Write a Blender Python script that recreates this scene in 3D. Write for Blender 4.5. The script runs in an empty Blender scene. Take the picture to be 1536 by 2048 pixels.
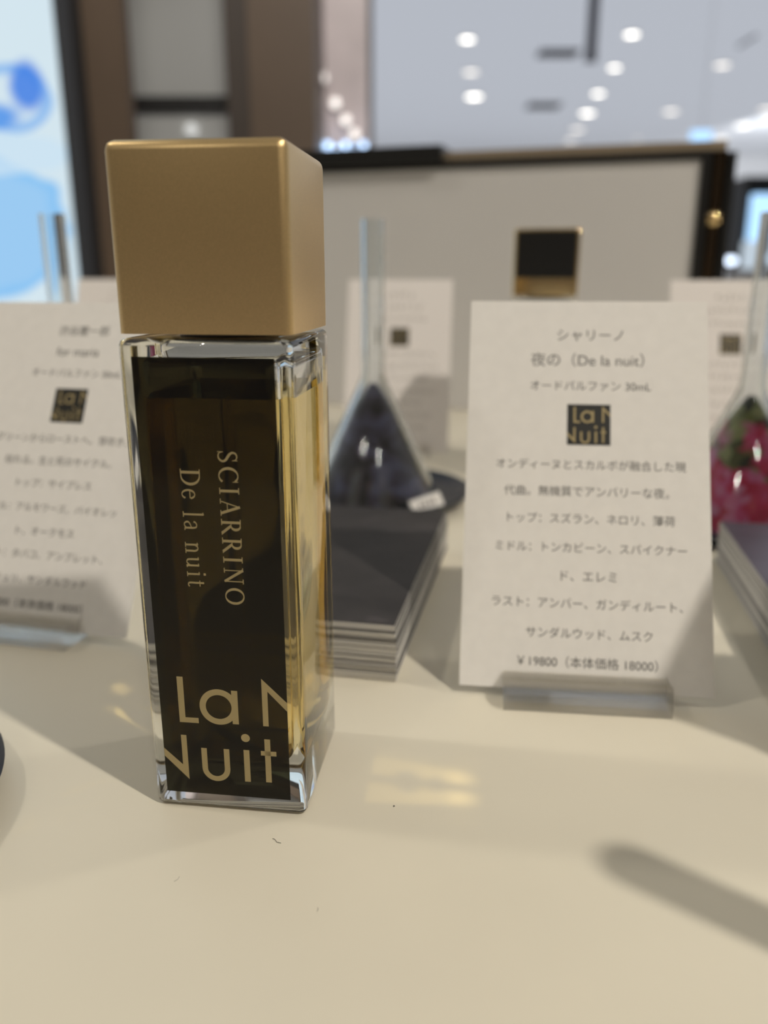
import bpy, bmesh, math, random
from mathutils import Vector, Matrix

random.seed(11)
S = bpy.context.scene
COL = S.collection
R = math.radians
PI = math.pi

# ------------------------------------------------------------------ camera
F_PX, PITCH, CAM_H = 1638.09, 0.2819, 0.09343
cam_d = bpy.data.cameras.new('camera')
cam = bpy.data.objects.new('camera', cam_d)
COL.objects.link(cam)
cam.location = (0, 0, CAM_H)
cam.rotation_euler = (PI / 2 - PITCH, 0, 0)
cam_d.sensor_fit = 'VERTICAL'
cam_d.sensor_height = 36
cam_d.sensor_width = 27
cam_d.lens = F_PX / 2048 * 36
cam_d.clip_start = 0.005
cam_d.clip_end = 100
cam_d.dof.use_dof = True
cam_d.dof.focus_distance = 0.1425
cam_d.dof.aperture_fstop = 10.6
S.camera = cam

# ------------------------------------------------------------------ look
S.view_settings.view_transform = 'Standard'
S.view_settings.look = 'None'
S.view_settings.gamma = 1
S.view_settings.exposure = 0.0
S.view_settings.use_curve_mapping = False
S.cycles.max_bounces = 18
S.cycles.transmission_bounces = 16
S.cycles.glossy_bounces = 8
S.cycles.diffuse_bounces = 4
S.cycles.transparent_max_bounces = 12
S.cycles.caustics_reflective = True
S.cycles.caustics_refractive = True
S.cycles.blur_glossy = 0.3
S.cycles.sample_clamp_indirect = 6.0
S.cycles.use_denoising = True

# ------------------------------------------------------------------ world: the bright hall all round
W = bpy.data.worlds.new('world')
S.world = W
W.use_nodes = True
nt = W.node_tree
nt.nodes.clear()
wo = nt.nodes.new('ShaderNodeOutputWorld')
wb = nt.nodes.new('ShaderNodeBackground')
tc = nt.nodes.new('ShaderNodeTexCoord')
sx = nt.nodes.new('ShaderNodeSeparateXYZ')
nt.links.new(tc.outputs['Generated'], sx.inputs[0])


def w_ramp(src, stops, a=-1.0, b=1.0):
    mr = nt.nodes.new('ShaderNodeMapRange')
    mr.inputs['From Min'].default_value = a
    mr.inputs['From Max'].default_value = b
    nt.links.new(src, mr.inputs['Value'])
    r = nt.nodes.new('ShaderNodeValToRGB')
    els = r.color_ramp.elements
    while len(els) < len(stops):
        els.new(0.5)
    for e, (p, c) in zip(els, stops):
        e.position = p
        e.color = (*c, 1)
    nt.links.new(mr.outputs[0], r.inputs[0])
    return r.outputs[0]


AMB_UP = (0.235, 0.225, 0.205)
rz = w_ramp(sx.outputs[2], [(0.0, (0.80, 0.86, 0.97)), (0.42, (0.54, 0.56, 0.60)), (0.55, (0.23, 0.22, 0.205)),
                            (0.72, AMB_UP), (1.0, AMB_UP)])
ry = w_ramp(sx.outputs[1], [(0.0, (0.36, 0.31, 0.26)), (0.25, (0.42, 0.38, 0.33)), (0.48, (1, 1, 1)), (1.0, (1, 1, 1))])
mx = nt.nodes.new('ShaderNodeMix')
mx.data_type = 'RGBA'
mx.blend_type = 'MULTIPLY'
mx.inputs[0].default_value = 1
nt.links.new(rz, mx.inputs[6])
nt.links.new(ry, mx.inputs[7])
nt.links.new(mx.outputs[2], wb.inputs[0])
wb.inputs[1].default_value = 1.0
nt.links.new(wb.outputs[0], wo.inputs[0])


# ------------------------------------------------------------------ ceiling spots that light the counter, then two added background fills
def spot(name, d, dist, power, col, radius, target=(0.0, 0.17, 0.03), cone=60):
    L = bpy.data.lights.new(name, 'SPOT')
    L.energy = power
    L.color = col
    L.shadow_soft_size = radius
    L.spot_size = R(cone)
    L.spot_blend = 0.4
    L.cycles.is_caustics_light = True
    o = bpy.data.objects.new(name, L)
    COL.objects.link(o)
    dv = Vector(d).normalized()
    o.location = Vector(target) + dv * dist
    o.rotation_euler = dv.to_track_quat('Z', 'Y').to_euler()
    return o


spot('spot_lamp_front', (0.4846, -0.4028, 0.777), 1.7, 56, (1.0, 0.92, 0.80), 0.024)
spot('spot_lamp_side', (-0.60, 0.092, 0.794), 1.7, 14, (1.0, 0.93, 0.80), 0.042)
spot('spot_lamp_rear', (0.52, 0.20, 0.83), 1.7, 10, (1.0, 0.93, 0.82), 0.035)
spot('spot_lamp_behind_viewer', (0.24, -0.75, 0.62), 2.0, 6, (1.0, 0.95, 0.87), 0.030)
spot('spot_lamp_over_shoulder', (-0.42, -0.67, 0.62), 2.0, 6, (1.0, 0.95, 0.86), 0.030)
spot('spot_fill_hall', (0.12, -0.80, 0.59), 2.3, 90, (1.0, 0.95, 0.88), 0.10, target=(-0.25, 1.75, 0.35), cone=42)  # unseen fill added to brighten the pillars and walls behind

spot('spot_fill_far_wall', (-0.35, -0.93, 0.08), 5.0, 330, (0.92, 0.96, 1.0), 0.12, target=(6.6, 15.0, 1.2), cone=75)  # unseen fill added to lift the far wall


# ------------------------------------------------------------------ helpers
def ray(u, v):
    c, s = math.cos(PITCH), math.sin(PITCH)
    return (Vector((1, 0, 0)) * (u - 768) / F_PX + Vector((0, s, c)) * (1024 - v) / F_PX + Vector((0, c, -s)))


CAM = Vector((0, 0, CAM_H))


def at_y(u, v, Y):
    d = ray(u, v)
    return CAM + d * (Y / d.y)


def at_z(u, v, Z):
    d = ray(u, v)
    return CAM + d * ((Z - CAM_H) / d.z)


def tag(o, label=None, cat=None, group=None, kind=None):
    if label:
        o['label'] = label
    if cat:
        o['category'] = cat
    if group:
        o['group'] = group
    if kind:
        o['kind'] = kind
    return o


def empty(name, loc, rz=0.0, label=None, cat=None, group=None):
    o = bpy.data.objects.new(name, None)
    COL.objects.link(o)
    o.location = loc
    o.rotation_euler = (0, 0, rz)
    o.empty_display_size = 0.01
    return tag(o, label, cat, group)


def link(name, bm, mats, parent=None, smooth=None, recalc=True):
    if recalc:
        bmesh.ops.recalc_face_normals(bm, faces=bm.faces)
    me = bpy.data.meshes.new(name)
    bm.to_mesh(me)
    bm.free()
    for m in (mats if isinstance(mats, (list, tuple)) else [mats]):
        me.materials.append(m)
    o = bpy.data.objects.new(name, me)
    COL.objects.link(o)
    if parent:
        o.parent = parent
    if smooth is not None:
        for p in me.polygons:
            p.use_smooth = True
        if smooth < 179:
            me.set_sharp_from_angle(angle=R(smooth))
    return o


def copy_tree(o, parent=None):
    c = o.copy()
    COL.objects.link(c)
    if parent:
        c.parent = parent
    for ch in list(o.children):
        copy_tree(ch, c)
    return c


def box(bm, x0, x1, y0, y1, z0, z1, mat=0):
    vs = [bm.verts.new((x, y, z)) for z in (z0, z1) for y in (y0, y1) for x in (x0, x1)]
    fs = []
    for q in ((0, 2, 3, 1), (4, 5, 7, 6), (0, 1, 5, 4), (2, 6, 7, 3), (0, 4, 6, 2), (1, 3, 7, 5)):
        f = bm.faces.new([vs[i] for i in q])
        f.material_index = mat
        fs.append(f)
    return vs, fs


def bevel(bm, edges, w, seg=3):
    bmesh.ops.bevel(bm, geom=list(edges), offset=w, segments=seg, profile=0.5, affect='EDGES')


def rbox(x0, x1, y0, y1, z0, z1, w, seg=4):
    bm = bmesh.new()
    box(bm, x0, x1, y0, y1, z0, z1)
    bevel(bm, bm.edges, w, seg)
    return bm


def lathe(prof, n=64, mat=0, bm=None, closed=False, c=(0, 0, 0)):
    bm = bm or bmesh.new()
    rings = []
    for r, z in prof:
        if r < 1e-7:
            rings.append([bm.verts.new((c[0], c[1], c[2] + z))])
        else:
            rings.append([bm.verts.new((c[0] + r * math.cos(2 * PI * k / n), c[1] + r * math.sin(2 * PI * k / n), c[2] + z)) for k in range(n)])
    pairs = list(zip(rings, rings[1:]))
    if closed:
        pairs.append((rings[-1], rings[0]))
    for a, b in pairs:
        for k in range(n):
            j = (k + 1) % n
            if len(a) == 1 and len(b) == 1:
                continue
            if len(a) == 1:
                f = bm.faces.new((a[0], b[j], b[k]))
            elif len(b) == 1:
                f = bm.faces.new((a[k], a[j], b[0]))
            else:
                f = bm.faces.new((a[k], a[j], b[j], b[k]))
            f.material_index = mat
    return bm


# ------------------------------------------------------------------ materials
def mat(name):
    m = bpy.data.materials.new(name)
    m.use_nodes = True
    t = m.node_tree
    t.nodes.clear()
    o = t.nodes.new('ShaderNodeOutputMaterial')
    return m, t, o


def pbr(name, col, rough=0.5, metal=0.0, spec=0.5, coat=0.0, noise=0.0, nscale=400, bump=0.0, bscale=3000):
    m, t, o = mat(name)
    b = t.nodes.new('ShaderNodeBsdfPrincipled')
    b.inputs['Base Color'].default_value = (*col, 1)
    b.inputs['Roughness'].default_value = rough
    b.inputs['Metallic'].default_value = metal
    b.inputs['Specular IOR Level'].default_value = spec
    b.inputs['Coat Weight'].default_value = coat
    b.inputs['Coat Roughness'].default_value = 0.05
    co = t.nodes.new('ShaderNodeTexCoord')
    if noise:
        n = t.nodes.new('ShaderNodeTexNoise')
        n.inputs['Scale'].default_value = nscale
        n.inputs['Detail'].default_value = 4
        t.links.new(co.outputs['Object'], n.inputs['Vector'])
        r = t.nodes.new('ShaderNodeValToRGB')
        r.color_ramp.elements[0].position = 0.3
        r.color_ramp.elements[1].position = 0.7
        r.color_ramp.elements[0].color = (*[c * (1 - noise) for c in col], 1)
        r.color_ramp.elements[1].color = (*[min(1, c * (1 + noise)) for c in col], 1)
        t.links.new(n.outputs['Fac'], r.inputs[0])
        t.links.new(r.outputs[0], b.inputs['Base Color'])
    if bump:
        n2 = t.nodes.new('ShaderNodeTexNoise')
        n2.inputs['Scale'].default_value = bscale
        n2.inputs['Detail'].default_value = 3
        t.links.new(co.outputs['Object'], n2.inputs['Vector'])
        bp = t.nodes.new('ShaderNodeBump')
        bp.inputs['Strength'].default_value = bump
        bp.inputs['Distance'].default_value = 0.0002
        t.links.new(n2.outputs['Fac'], bp.inputs['Height'])
        t.links.new(bp.outputs[0], b.inputs['Normal'])
    t.links.new(b.outputs[0], o.inputs[0])
    return m


def glass(name, col=(1, 1, 1), ior=1.5, rough=0.0, clear=0.0):
    m, t, o = mat(name)
    g = t.nodes.new('ShaderNodeBsdfGlass')
    g.inputs['Color'].default_value = (*col, 1)
    g.inputs['IOR'].default_value = ior
    g.inputs['Roughness'].default_value = rough
    t.links.new(g.outputs[0], o.inputs[0])
    if clear:
        tr = t.nodes.new('ShaderNodeBsdfTransparent')
        tr.inputs[0].default_value = (0.96, 0.955, 0.94, 1)
        mix = t.nodes.new('ShaderNodeMixShader')
        mix.inputs[0].default_value = clear
        t.links.new(g.outputs[0], mix.inputs[1])
        t.links.new(tr.outputs[0], mix.inputs[2])
        t.links.new(mix.outputs[0], o.inputs[0])
    return m


def emit(name, col, s):
    m, t, o = mat(name)
    e = t.nodes.new('ShaderNodeEmission')
    e.inputs[0].default_value = (*col, 1)
    e.inputs[1].default_value = s
    t.links.new(e.outputs[0], o.inputs[0])
    return m


M = {}
M['table'] = pbr('glossy_white_laminate', (0.775, 0.725, 0.60), 0.32, spec=0.35, noise=0.02, nscale=30)
M['gold'] = pbr('satin_gold', (0.80, 0.58, 0.29), 0.36, 1.0, bump=0.10, bscale=6000, noise=0.06, nscale=5000)
M['gold_bright'] = pbr('polished_gold', (0.85, 0.64, 0.33), 0.16, 1.0)
M['glass'] = glass('bottle_glass', (0.98, 0.985, 0.98), 1.5)
M['funnel_glass'] = glass('funnel_glass', (0.97, 0.985, 0.99), 1.48)
M['acrylic'] = glass('clear_acrylic', (0.985, 0.985, 0.98), 1.49, 0.06, clear=0.55)
M['liquid'] = glass('amber_liquid', (0.97, 0.865, 0.57), 1.36 / 1.5)
M['liquid_top'] = glass('amber_liquid_surface', (0.97, 0.88, 0.62), 1.36)
M['tube'] = glass('clear_tube', (0.95, 0.92, 0.85), 1.08)
M['collar'] = pbr('dark_collar', (0.05, 0.045, 0.04), 0.3, 0.6)
M['print_gold'] = pbr('gold_ink', (0.42, 0.335, 0.17), 0.42, 0.25, spec=0.4)
M['paper'] = pbr('card_paper', (0.89, 0.87, 0.84), 0.7, spec=0.2, noise=0.02, nscale=300)
M['paper_pink'] = pbr('card_paper_warm', (0.88, 0.84, 0.82), 0.75, spec=0.2)
M['ink'] = pbr('black_ink', (0.035, 0.034, 0.033), 0.6)
M['ink_pale'] = pbr('faded_ink', (0.22, 0.20, 0.18), 0.7)
M['logo_black'] = pbr('logo_black', (0.012, 0.012, 0.010), 0.5)
M['dish'] = pbr('navy_black_glaze', (0.018, 0.024, 0.038), 0.3, spec=0.35, coat=0.0)
M['sheet_side'] = pbr('sheet_edges', (0.74, 0.72, 0.68), 0.8)
M['sheet_dark'] = pbr('sheet_edges_printed', (0.16, 0.155, 0.15), 0.7)
M['panel_grey'] = pbr('warm_grey_panel', (0.63, 0.62, 0.615), 0.5, spec=0.3)
M['bezel'] = pbr('black_bezel', (0.012, 0.012, 0.012), 0.3)
M['bronze'] = pbr('bronze_frame', (0.30, 0.24, 0.17), 0.45, 0.3)
M['bronze_dark'] = pbr('dark_bronze_post', (0.10, 0.07, 0.045), 0.18, 0.9)
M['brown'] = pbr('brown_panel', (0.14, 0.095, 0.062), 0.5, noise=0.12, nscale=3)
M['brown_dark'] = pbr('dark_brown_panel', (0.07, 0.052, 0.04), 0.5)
M['black'] = pbr('black_trim', (0.012, 0.011, 0.010), 0.5)
M['white_ceiling'] = pbr('white_ceiling_paint', (0.84, 0.85, 0.87), 0.9, spec=0.1)
M['grey_wall'] = pbr('grey_wall_paint', (0.60, 0.61, 0.59), 0.8)
M['floor'] = pbr('pale_floor', (0.45, 0.42, 0.38), 0.5, noise=0.1, nscale=2)
M['vent'] = pbr('vent_grey', (0.12, 0.12, 0.14), 0.6)
M['lamp'] = emit('lamp_glow', (1.0, 0.95, 0.86), 5.5)
M['lamp_dim'] = emit('lamp_glow_dim', (1.0, 0.94, 0.86), 2.4)
M['lamp_ring'] = pbr('lamp_ring', (0.8, 0.8, 0.8), 0.4)
M['blue_lit'] = emit('blue_lit_screen', (0.42, 0.68, 1.0), 1.5)
M['pale_lit'] = emit('pale_lit_screen', (0.72, 0.84, 0.95), 0.75)
M['fibre'] = pbr('lint', (0.16, 0.15, 0.13), 0.9)


def label_material():
    m, t, o = mat('smoked_black_label')
    b = t.nodes.new('ShaderNodeBsdfPrincipled')
    b.inputs['Base Color'].default_value = (0.005, 0.0042, 0.0035, 1)
    b.inputs['Roughness'].default_value = 0.10
    b.inputs['Specular IOR Level'].default_value = 0.28
    tr = t.nodes.new('ShaderNodeBsdfTransparent')
    tr.inputs[0].default_value = (1.0, 0.92, 0.58, 1)
    mix = t.nodes.new('ShaderNodeMixShader')
    mix.inputs[0].default_value = 0.18
    t.links.new(b.outputs[0], mix.inputs[1])
    t.links.new(tr.outputs[0], mix.inputs[2])
    t.links.new(mix.outputs[0], o.inputs[0])
    return m


M['label'] = label_material()


def picture(name, stops, scale, kind='noise', rough=0.35, coat=0.0, warp=0.0):
    """A printed picture: blotches of colour, fixed to the paper it is printed on."""
    m, t, o = mat(name)
    b = t.nodes.new('ShaderNodeBsdfPrincipled')
    b.inputs['Roughness'].default_value = rough
    b.inputs['Coat Weight'].default_value = coat
    co = t.nodes.new('ShaderNodeTexCoord')
    n = t.nodes.new('ShaderNodeTexNoise')
    n.inputs['Scale'].default_value = scale
    n.inputs['Detail'].default_value = 6
    n.inputs['Roughness'].default_value = 0.6
    n.inputs['Distortion'].default_value = warp
    t.links.new(co.outputs['Object'], n.inputs['Vector'])
    r = t.nodes.new('ShaderNodeValToRGB')
    while len(r.color_ramp.elements) < len(stops):
        r.color_ramp.elements.new(0.5)
    for e, (p, c) in zip(r.color_ramp.elements, stops):
        e.position = p
        e.color = (*c, 1)
    t.links.new(n.outputs['Fac'], r.inputs[0])
    t.links.new(r.outputs[0], b.inputs['Base Color'])
    t.links.new(b.outputs[0], o.inputs[0])
    return m


M['slate_pic'] = picture('slate_picture', [(0.34, (0.025, 0.022, 0.024)), (0.47, (0.075, 0.068, 0.082)), (0.56, (0.13, 0.125, 0.21)),
                                           (0.66, (0.22, 0.22, 0.34))], 70, warp=0.6)
M['slate_sheet'] = picture('slate_sheet_print', [(0.30, (0.026, 0.023, 0.023)), (0.62, (0.042, 0.037, 0.037)), (0.78, (0.10, 0.085, 0.09))], 40, rough=0.6, warp=1.5)
M['violet_sheet'] = picture('violet_sheet_print', [(0.30, (0.055, 0.045, 0.065)), (0.60, (0.10, 0.085, 0.115)), (0.8, (0.17, 0.15, 0.18))], 40, warp=1.5)


def flower_material():
    m, t, o = mat('flower_picture')
    b = t.nodes.new('ShaderNodeBsdfPrincipled')
    b.inputs['Roughness'].default_value = 0.35
    co = t.nodes.new('ShaderNodeTexCoord')
    vo = t.nodes.new('ShaderNodeTexVoronoi')
    vo.inputs['Scale'].default_value = 260
    no = t.nodes.new('ShaderNodeTexNoise')
    no.inputs['Scale'].default_value = 75
    no.inputs['Detail'].default_value = 5
    sp = t.nodes.new('ShaderNodeSeparateXYZ')
    for x in (vo, no, sp):
        t.links.new(co.outputs['Object'], x.inputs[0])
    # height along the cone: pink blossom below, green leaf above, dark gaps between
    mr = t.nodes.new('ShaderNodeMapRange')
    mr.inputs['From Min'].default_value = 0.012
    mr.inputs['From Max'].default_value = 0.046
    t.links.new(sp.outputs[2], mr.inputs[0])
    ad = t.nodes.new('ShaderNodeMath')
    ad.operation = 'MULTIPLY_ADD'
    ad.inputs[1].default_value = 2.6
    ad.inputs[2].default_value = -1.3
    t.links.new(no.outputs['Fac'], ad.inputs[0])
    sm = t.nodes.new('ShaderNodeMath')
    sm.operation = 'ADD'
    t.links.new(mr.outputs[0], sm.inputs[0])
    t.links.new(ad.outputs[0], sm.inputs[1])
    gr = t.nodes.new('ShaderNodeValToRGB')
    gr.color_ramp.elements[0].position = 0.44
    gr.color_ramp.elements[1].position = 0.60
    t.links.new(sm.outputs[0], gr.inputs[0])
    pk = t.nodes.new('ShaderNodeValToRGB')
    for _ in range(2):
        pk.color_ramp.elements.new(0.5)
    for e, (p, c) in zip(pk.color_ramp.elements, [(0.1, (0.50, 0.02, 0.07)), (0.4, (0.62, 0.04, 0.12)), (0.65, (0.62, 0.13, 0.30)), (0.9, (0.66, 0.25, 0.42))]):
        e.position = p
        e.color = (*c, 1)
    t.links.new(vo.outputs['Color'], pk.inputs[0])
    gn = t.nodes.new('ShaderNodeValToRGB')
    gn.color_ramp.elements.new(0.5)
    for e, (p, c) in zip(gn.color_ramp.elements, [(0.2, (0.03, 0.035, 0.02)), (0.5, (0.16, 0.17, 0.05)), (0.9, (0.33, 0.34, 0.14))]):
        e.position = p
        e.color = (*c, 1)
    t.links.new(vo.outputs['Color'], gn.inputs[0])
    mixc = t.nodes.new('ShaderNodeMix')
    mixc.data_type = 'RGBA'
    t.links.new(gr.outputs[0], mixc.inputs[0])
    t.links.new(pk.outputs[0], mixc.inputs[6])
    t.links.new(gn.outputs[0], mixc.inputs[7])
    t.links.new(mixc.outputs[2], b.inputs['Base Color'])
    t.links.new(b.outputs[0], o.inputs[0])
    return m


M['flower_pic'] = flower_material()


def poster_material():
    """Backlit watercolour of blue bubbles: soft ellipses in the panel's own coordinates (100 units = 63 mm)."""
    m, t, o = mat('backlit_blue_print')
    co = t.nodes.new('ShaderNodeTexCoord')
    sp = t.nodes.new('ShaderNodeSeparateXYZ')
    t.links.new(co.outputs['Object'], sp.inputs[0])

    def mth(op, a, b=None, c=None):
        n = t.nodes.new('ShaderNodeMath')
        n.operation = op
        for i, v in enumerate((a, b, c)):
            if v is None:
                continue
            if isinstance(v, (int, float)):
                n.inputs[i].default_value = v
            else:
                t.links.new(v, n.inputs[i])
        return n.outputs[0]
    U = mth('MULTIPLY', sp.outputs[0], 1590.0)      # leftwards is negative
    V = mth('MULTIPLY', sp.outputs[2], 1590.0)
    ns = t.nodes.new('ShaderNodeTexNoise')
    ns.inputs['Scale'].default_value = 14
    t.links.new(co.outputs['Object'], ns.inputs['Vector'])
    wob = mth('MULTIPLY_ADD', ns.outputs['Fac'], 0.5, -0.25)

    def ell(cx, cy, rx, ry):
        a = mth('DIVIDE', mth('SUBTRACT', U, cx), rx)
        b = mth('DIVIDE', mth('SUBTRACT', V, cy), ry)
        return mth('ADD', mth('SQRT', mth('ADD', mth('MULTIPLY', a, a), mth('MULTIPLY', b, b))), wob)

    def ramp(src, stops):
        r = t.nodes.new('ShaderNodeValToRGB')
        while len(r.color_ramp.elements) < len(stops):
            r.color_ramp.elements.new(0.5)
        for e, (p, v) in zip(r.color_ramp.elements, stops):
            e.position = p
            e.color = (v, v, v, 1)
        t.links.new(src, r.inputs[0])
        return r.outputs[0]

    def over(base, fac, col):
        x = t.nodes.new('ShaderNodeMix')
        x.data_type = 'RGBA'
        t.links.new(fac, x.inputs[0])
        if isinstance(base, tuple):
            x.inputs[6].default_value = (*base, 1)
        else:
            t.links.new(base, x.inputs[6])
        x.inputs[7].default_value = (*col, 1)
        return x.outputs[2]
    # origin: panel edge at eye height; v grows upwards
    c = over((0.66, 0.79, 0.86), ramp(ell(-90, 305, 75, 62), [(0.60, 0), (0.82, 0.9), (0.98, 0.65), (1.06, 0)]), (0.20, 0.45, 0.86))
    c = over(c, ramp(ell(-58, 328, 38, 52), [(0.55, 0.95), (0.95, 0)]), (0.07, 0.24, 0.78))
    c = over(c, ramp(ell(-125, 275, 62, 28), [(0.5, 0.95), (1.0, 0)]), (0.10, 0.32, 0.82))
    c = over(c, ramp(ell(-115, 510, 26, 32), [(0.5, 0.9), (1.0, 0)]), (0.12, 0.32, 0.82))
    c = over(c, ramp(ell(-170, 85, 165, 135), [(0.80, 0.75), (0.93, 0.95), (1.0, 0)]), (0.22, 0.53, 0.90))
    c = over(c, ramp(ell(-140, 215, 150, 40), [(0.78, 0.75), (0.95, 0.8), (1.0, 0)]), (0.60, 0.77, 0.90))
    e = t.nodes.new('ShaderNodeEmission')
    e.inputs[1].default_value = 1.0
    t.links.new(c, e.inputs[0])
    t.links.new(e.outputs[0], o.inputs[0])
    return m


M['poster'] = poster_material()

# ================================================================== THE SETTING
CEIL_Z, FLOOR_Z = 2.0, -0.90
bm = bmesh.new()
box(bm, -5, 9, 2.6, 15, CEIL_Z, CEIL_Z + 0.1)
tag(link('ceiling', bm, M['white_ceiling']), kind='structure')
bm = bmesh.new()
box(bm, -2.2, 2.6, -1.6, 3.2, FLOOR_Z - 0.05, FLOOR_Z)
tag(link('floor', bm, M['floor']), kind='structure')
bm = bmesh.new()
box(bm, -5, 9, 15, 15.1, FLOOR_Z, CEIL_Z)
tag(link('wall_back', bm, M['white_ceiling']), kind='structure')


def pillar(name, u0, u1, Y, depth, m, vref=270, z1=1.6):
    a, b = at_y(u0, vref, Y), at_y(u1, vref, Y)
    bm = bmesh.new()
    box(bm, a.x, b.x, Y, Y + depth, FLOOR_Z, z1)
    return tag(link(name, bm, m), kind='structure')


pillar('pillar', 152, 264, 1.40, 0.03, M['brown'])
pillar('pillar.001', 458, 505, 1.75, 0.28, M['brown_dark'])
pillar('pillar.002', 503, 632, 1.72, 0.30, M['brown'])
pillar('trim_1', 124, 156, 1.30, 0.06, M['black'])
pillar('trim_2', 734, 746, 2.05, 0.05, M['vent'])
a, b = at_y(250, 270, 2.4), at_y(470, 270, 2.4)
bm = bmesh.new()
box(bm, a.x, b.x, 2.4, 2.45, FLOOR_Z, 1.6)
tag(link('wall_left', bm, M['grey_wall']), kind='structure')
a, b = at_y(250, 212, 2.3), at_y(475, 178, 2.3)
bm = bmesh.new()
box(bm, a.x, b.x, 2.385, 2.40, a.z, b.z)
tag(link('trim_3', bm, M['black']), kind='structure')

# ================================================================== COUNTER
ctr = empty('display_counter', (0, 0, FLOOR_Z), 0, 'long white laminate display counter carrying the perfume bottles and cards', 'counter')
bm = rbox(-0.75, 0.75, -0.10, 0.90, -FLOOR_Z - 0.03, -FLOOR_Z, 0.002, 2)
link('counter_top', bm, M['table'], ctr, 40)
bm = bmesh.new()
box(bm, -0.72, 0.72, -0.06, 0.87, 0.08, -FLOOR_Z - 0.03)
link('body', bm, M['table'], ctr)
bm = bmesh.new()
box(bm, -0.70, 0.70, -0.02, 0.84, 0.0, 0.08)
link('plinth', bm, M['black'], ctr)


# ================================================================== LETTERING
def poly(bm, pts, y, mi=0):
    f = bm.faces.new([bm.verts.new((x * 0.001, y, z * 0.001)) for x, z in pts])
    f.material_index = mi
    if f.normal.y > 0:
        f.normal_flip()
    return f


def strip(bm, pts, ws, y):
    """Ribbon along pts (mm) with widths ws."""
    n = len(pts)
    L, Rr = [], []
    for i, p in enumerate(pts):
        a = Vector(pts[max(0, i - 1)])
        b = Vector(pts[min(n - 1, i + 1)])
        d = (b - a).normalized()
        nrm = Vector((-d.y, d.x))
        q = Vector(p)
        L.append(q + nrm * ws[i] / 2)
        Rr.append(q - nrm * ws[i] / 2)
    for i in range(n - 1):
        poly(bm, [tuple(L[i]), tuple(Rr[i]), tuple(Rr[i + 1]), tuple(L[i + 1])], y)


def ring(bm, cx, cz, ro, ri, y, a0=0, a1=360, n=48):
    for k in range(n):
        t0, t1 = R(a0 + (a1 - a0) * k / n), R(a0 + (a1 - a0) * (k + 1) / n)
        poly(bm, [(cx + ri * math.cos(t0), cz + ri * math.sin(t0)), (cx + ro * math.cos(t0), cz + ro * math.sin(t0)),
                  (cx + ro * math.cos(t1), cz + ro * math.sin(t1)), (cx + ri * math.cos(t1), cz + ri * math.sin(t1))], y)


def rect(bm, x0, x1, z0, z1, y):
    poly(bm, [(x0, z0), (x1, z0), (x1, z1), (x0, z1)], y)


def logo(bm, y, sx=1.0, ox=0.0, oz=0.0):
    """The two cropped lines of the mark, in label millimetres."""
    def T(pts):
        return [(ox + x * sx, oz + z * sx) for x, z in pts]

    def rc(x0, x1, z0, z1):
        poly(bm, T([(x0, z0), (x1, z0), (x1, z1), (x0, z1)]), y)
    rc(-8.33, -7.22, 17.55, 26.45)                                  # L
    rc(-7.22, -4.84, 17.55, 18.58)
    ring(bm, ox - 1.05 * sx, oz + 21.0 * sx, 3.45 * sx, 2.32 * sx, y)   # a
    y -= 1.2e-5
    rc(1.34, 2.45, 17.85, 24.35)
    rc(6.80, 7.80, 17.85, 24.60)                                    # N cut by the edge
    poly(bm, T([(6.80, 27.0), (6.80, 24.6), (7.80, 24.6), (11.20, 20.95), (11.20, 22.65)]), y)
    rc(-8.33, -7.32, 9.0, 15.02)                                    # N cut on the other side
    poly(bm, T([(-11.66, 12.15), (-11.66, 10.55), (-7.32, 6.05), (-7.32, 9.0), (-8.33, 9.0)]), y)
    rc(-4.75, -3.72, 8.6, 12.65)                                    # u
    rc(-0.62, 0.40, 8.6, 12.75)
    ring(bm, ox - 2.175 * sx, oz + 8.65 * sx, 2.57 * sx, 1.55 * sx, y, 180, 360, 28)
    rc(3.0, 4.07, 6.42, 12.85)                                      # i
    ring(bm, ox + 3.49 * sx, oz + 15.25 * sx, 0.80 * sx, 0.001, y, 0, 360, 24)
    rc(6.88, 7.92, 6.6, 15.27)                                      # t
    rc(6.15, 8.95, 11.98, 12.90)


def spline(pts, n=8):
    out = []
    P = [pts[0]] + list(pts) + [pts[-1]]
    for i in range(1, len(P) - 2):
        p0, p1, p2, p3 = (Vector(P[i + k]) for k in (-1, 0, 1, 2))
        for k in range(n):
            t = k / n
            out.append(tuple(0.5 * ((2 * p1) + (-p0 + p2) * t + (2 * p0 - 5 * p1 + 4 * p2 - p3) * t * t + (-p0 + 3 * p1 - 3 * p2 + p3) * t ** 3)))
    out.append(tuple(pts[-1]))
    return out


TH, TN = 0.135, 0.052           # thick and thin pen strokes, cap height = 1


def pen(pts, w0=TN, w1=TH, taper=False):
    s = spline(pts)
    ws = []
    for i in range(len(s)):
        a, b = Vector(s[max(0, i - 1)]), Vector(s[min(len(s) - 1, i + 1)])
        d = (b - a).normalized()
        ws.append(w0 + (w1 - w0) * abs(d.y) ** 1.6)
    return ('s', s, ws)


def arc_pts(cx, cy, rx, ry, a0, a1, n=12):
    return [(cx + rx * math.cos(R(a0 + (a1 - a0) * k / n)), cy + ry * math.sin(R(a0 + (a1 - a0) * k / n))) for k in range(n + 1)]


def ln(a, b, w):
    return ('s', [a, b], [w, w])


def sf(x, y, w=0.32):
    return ('s', [(x - w / 2, y), (x + w / 2, y)], [0.045, 0.045])


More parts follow.
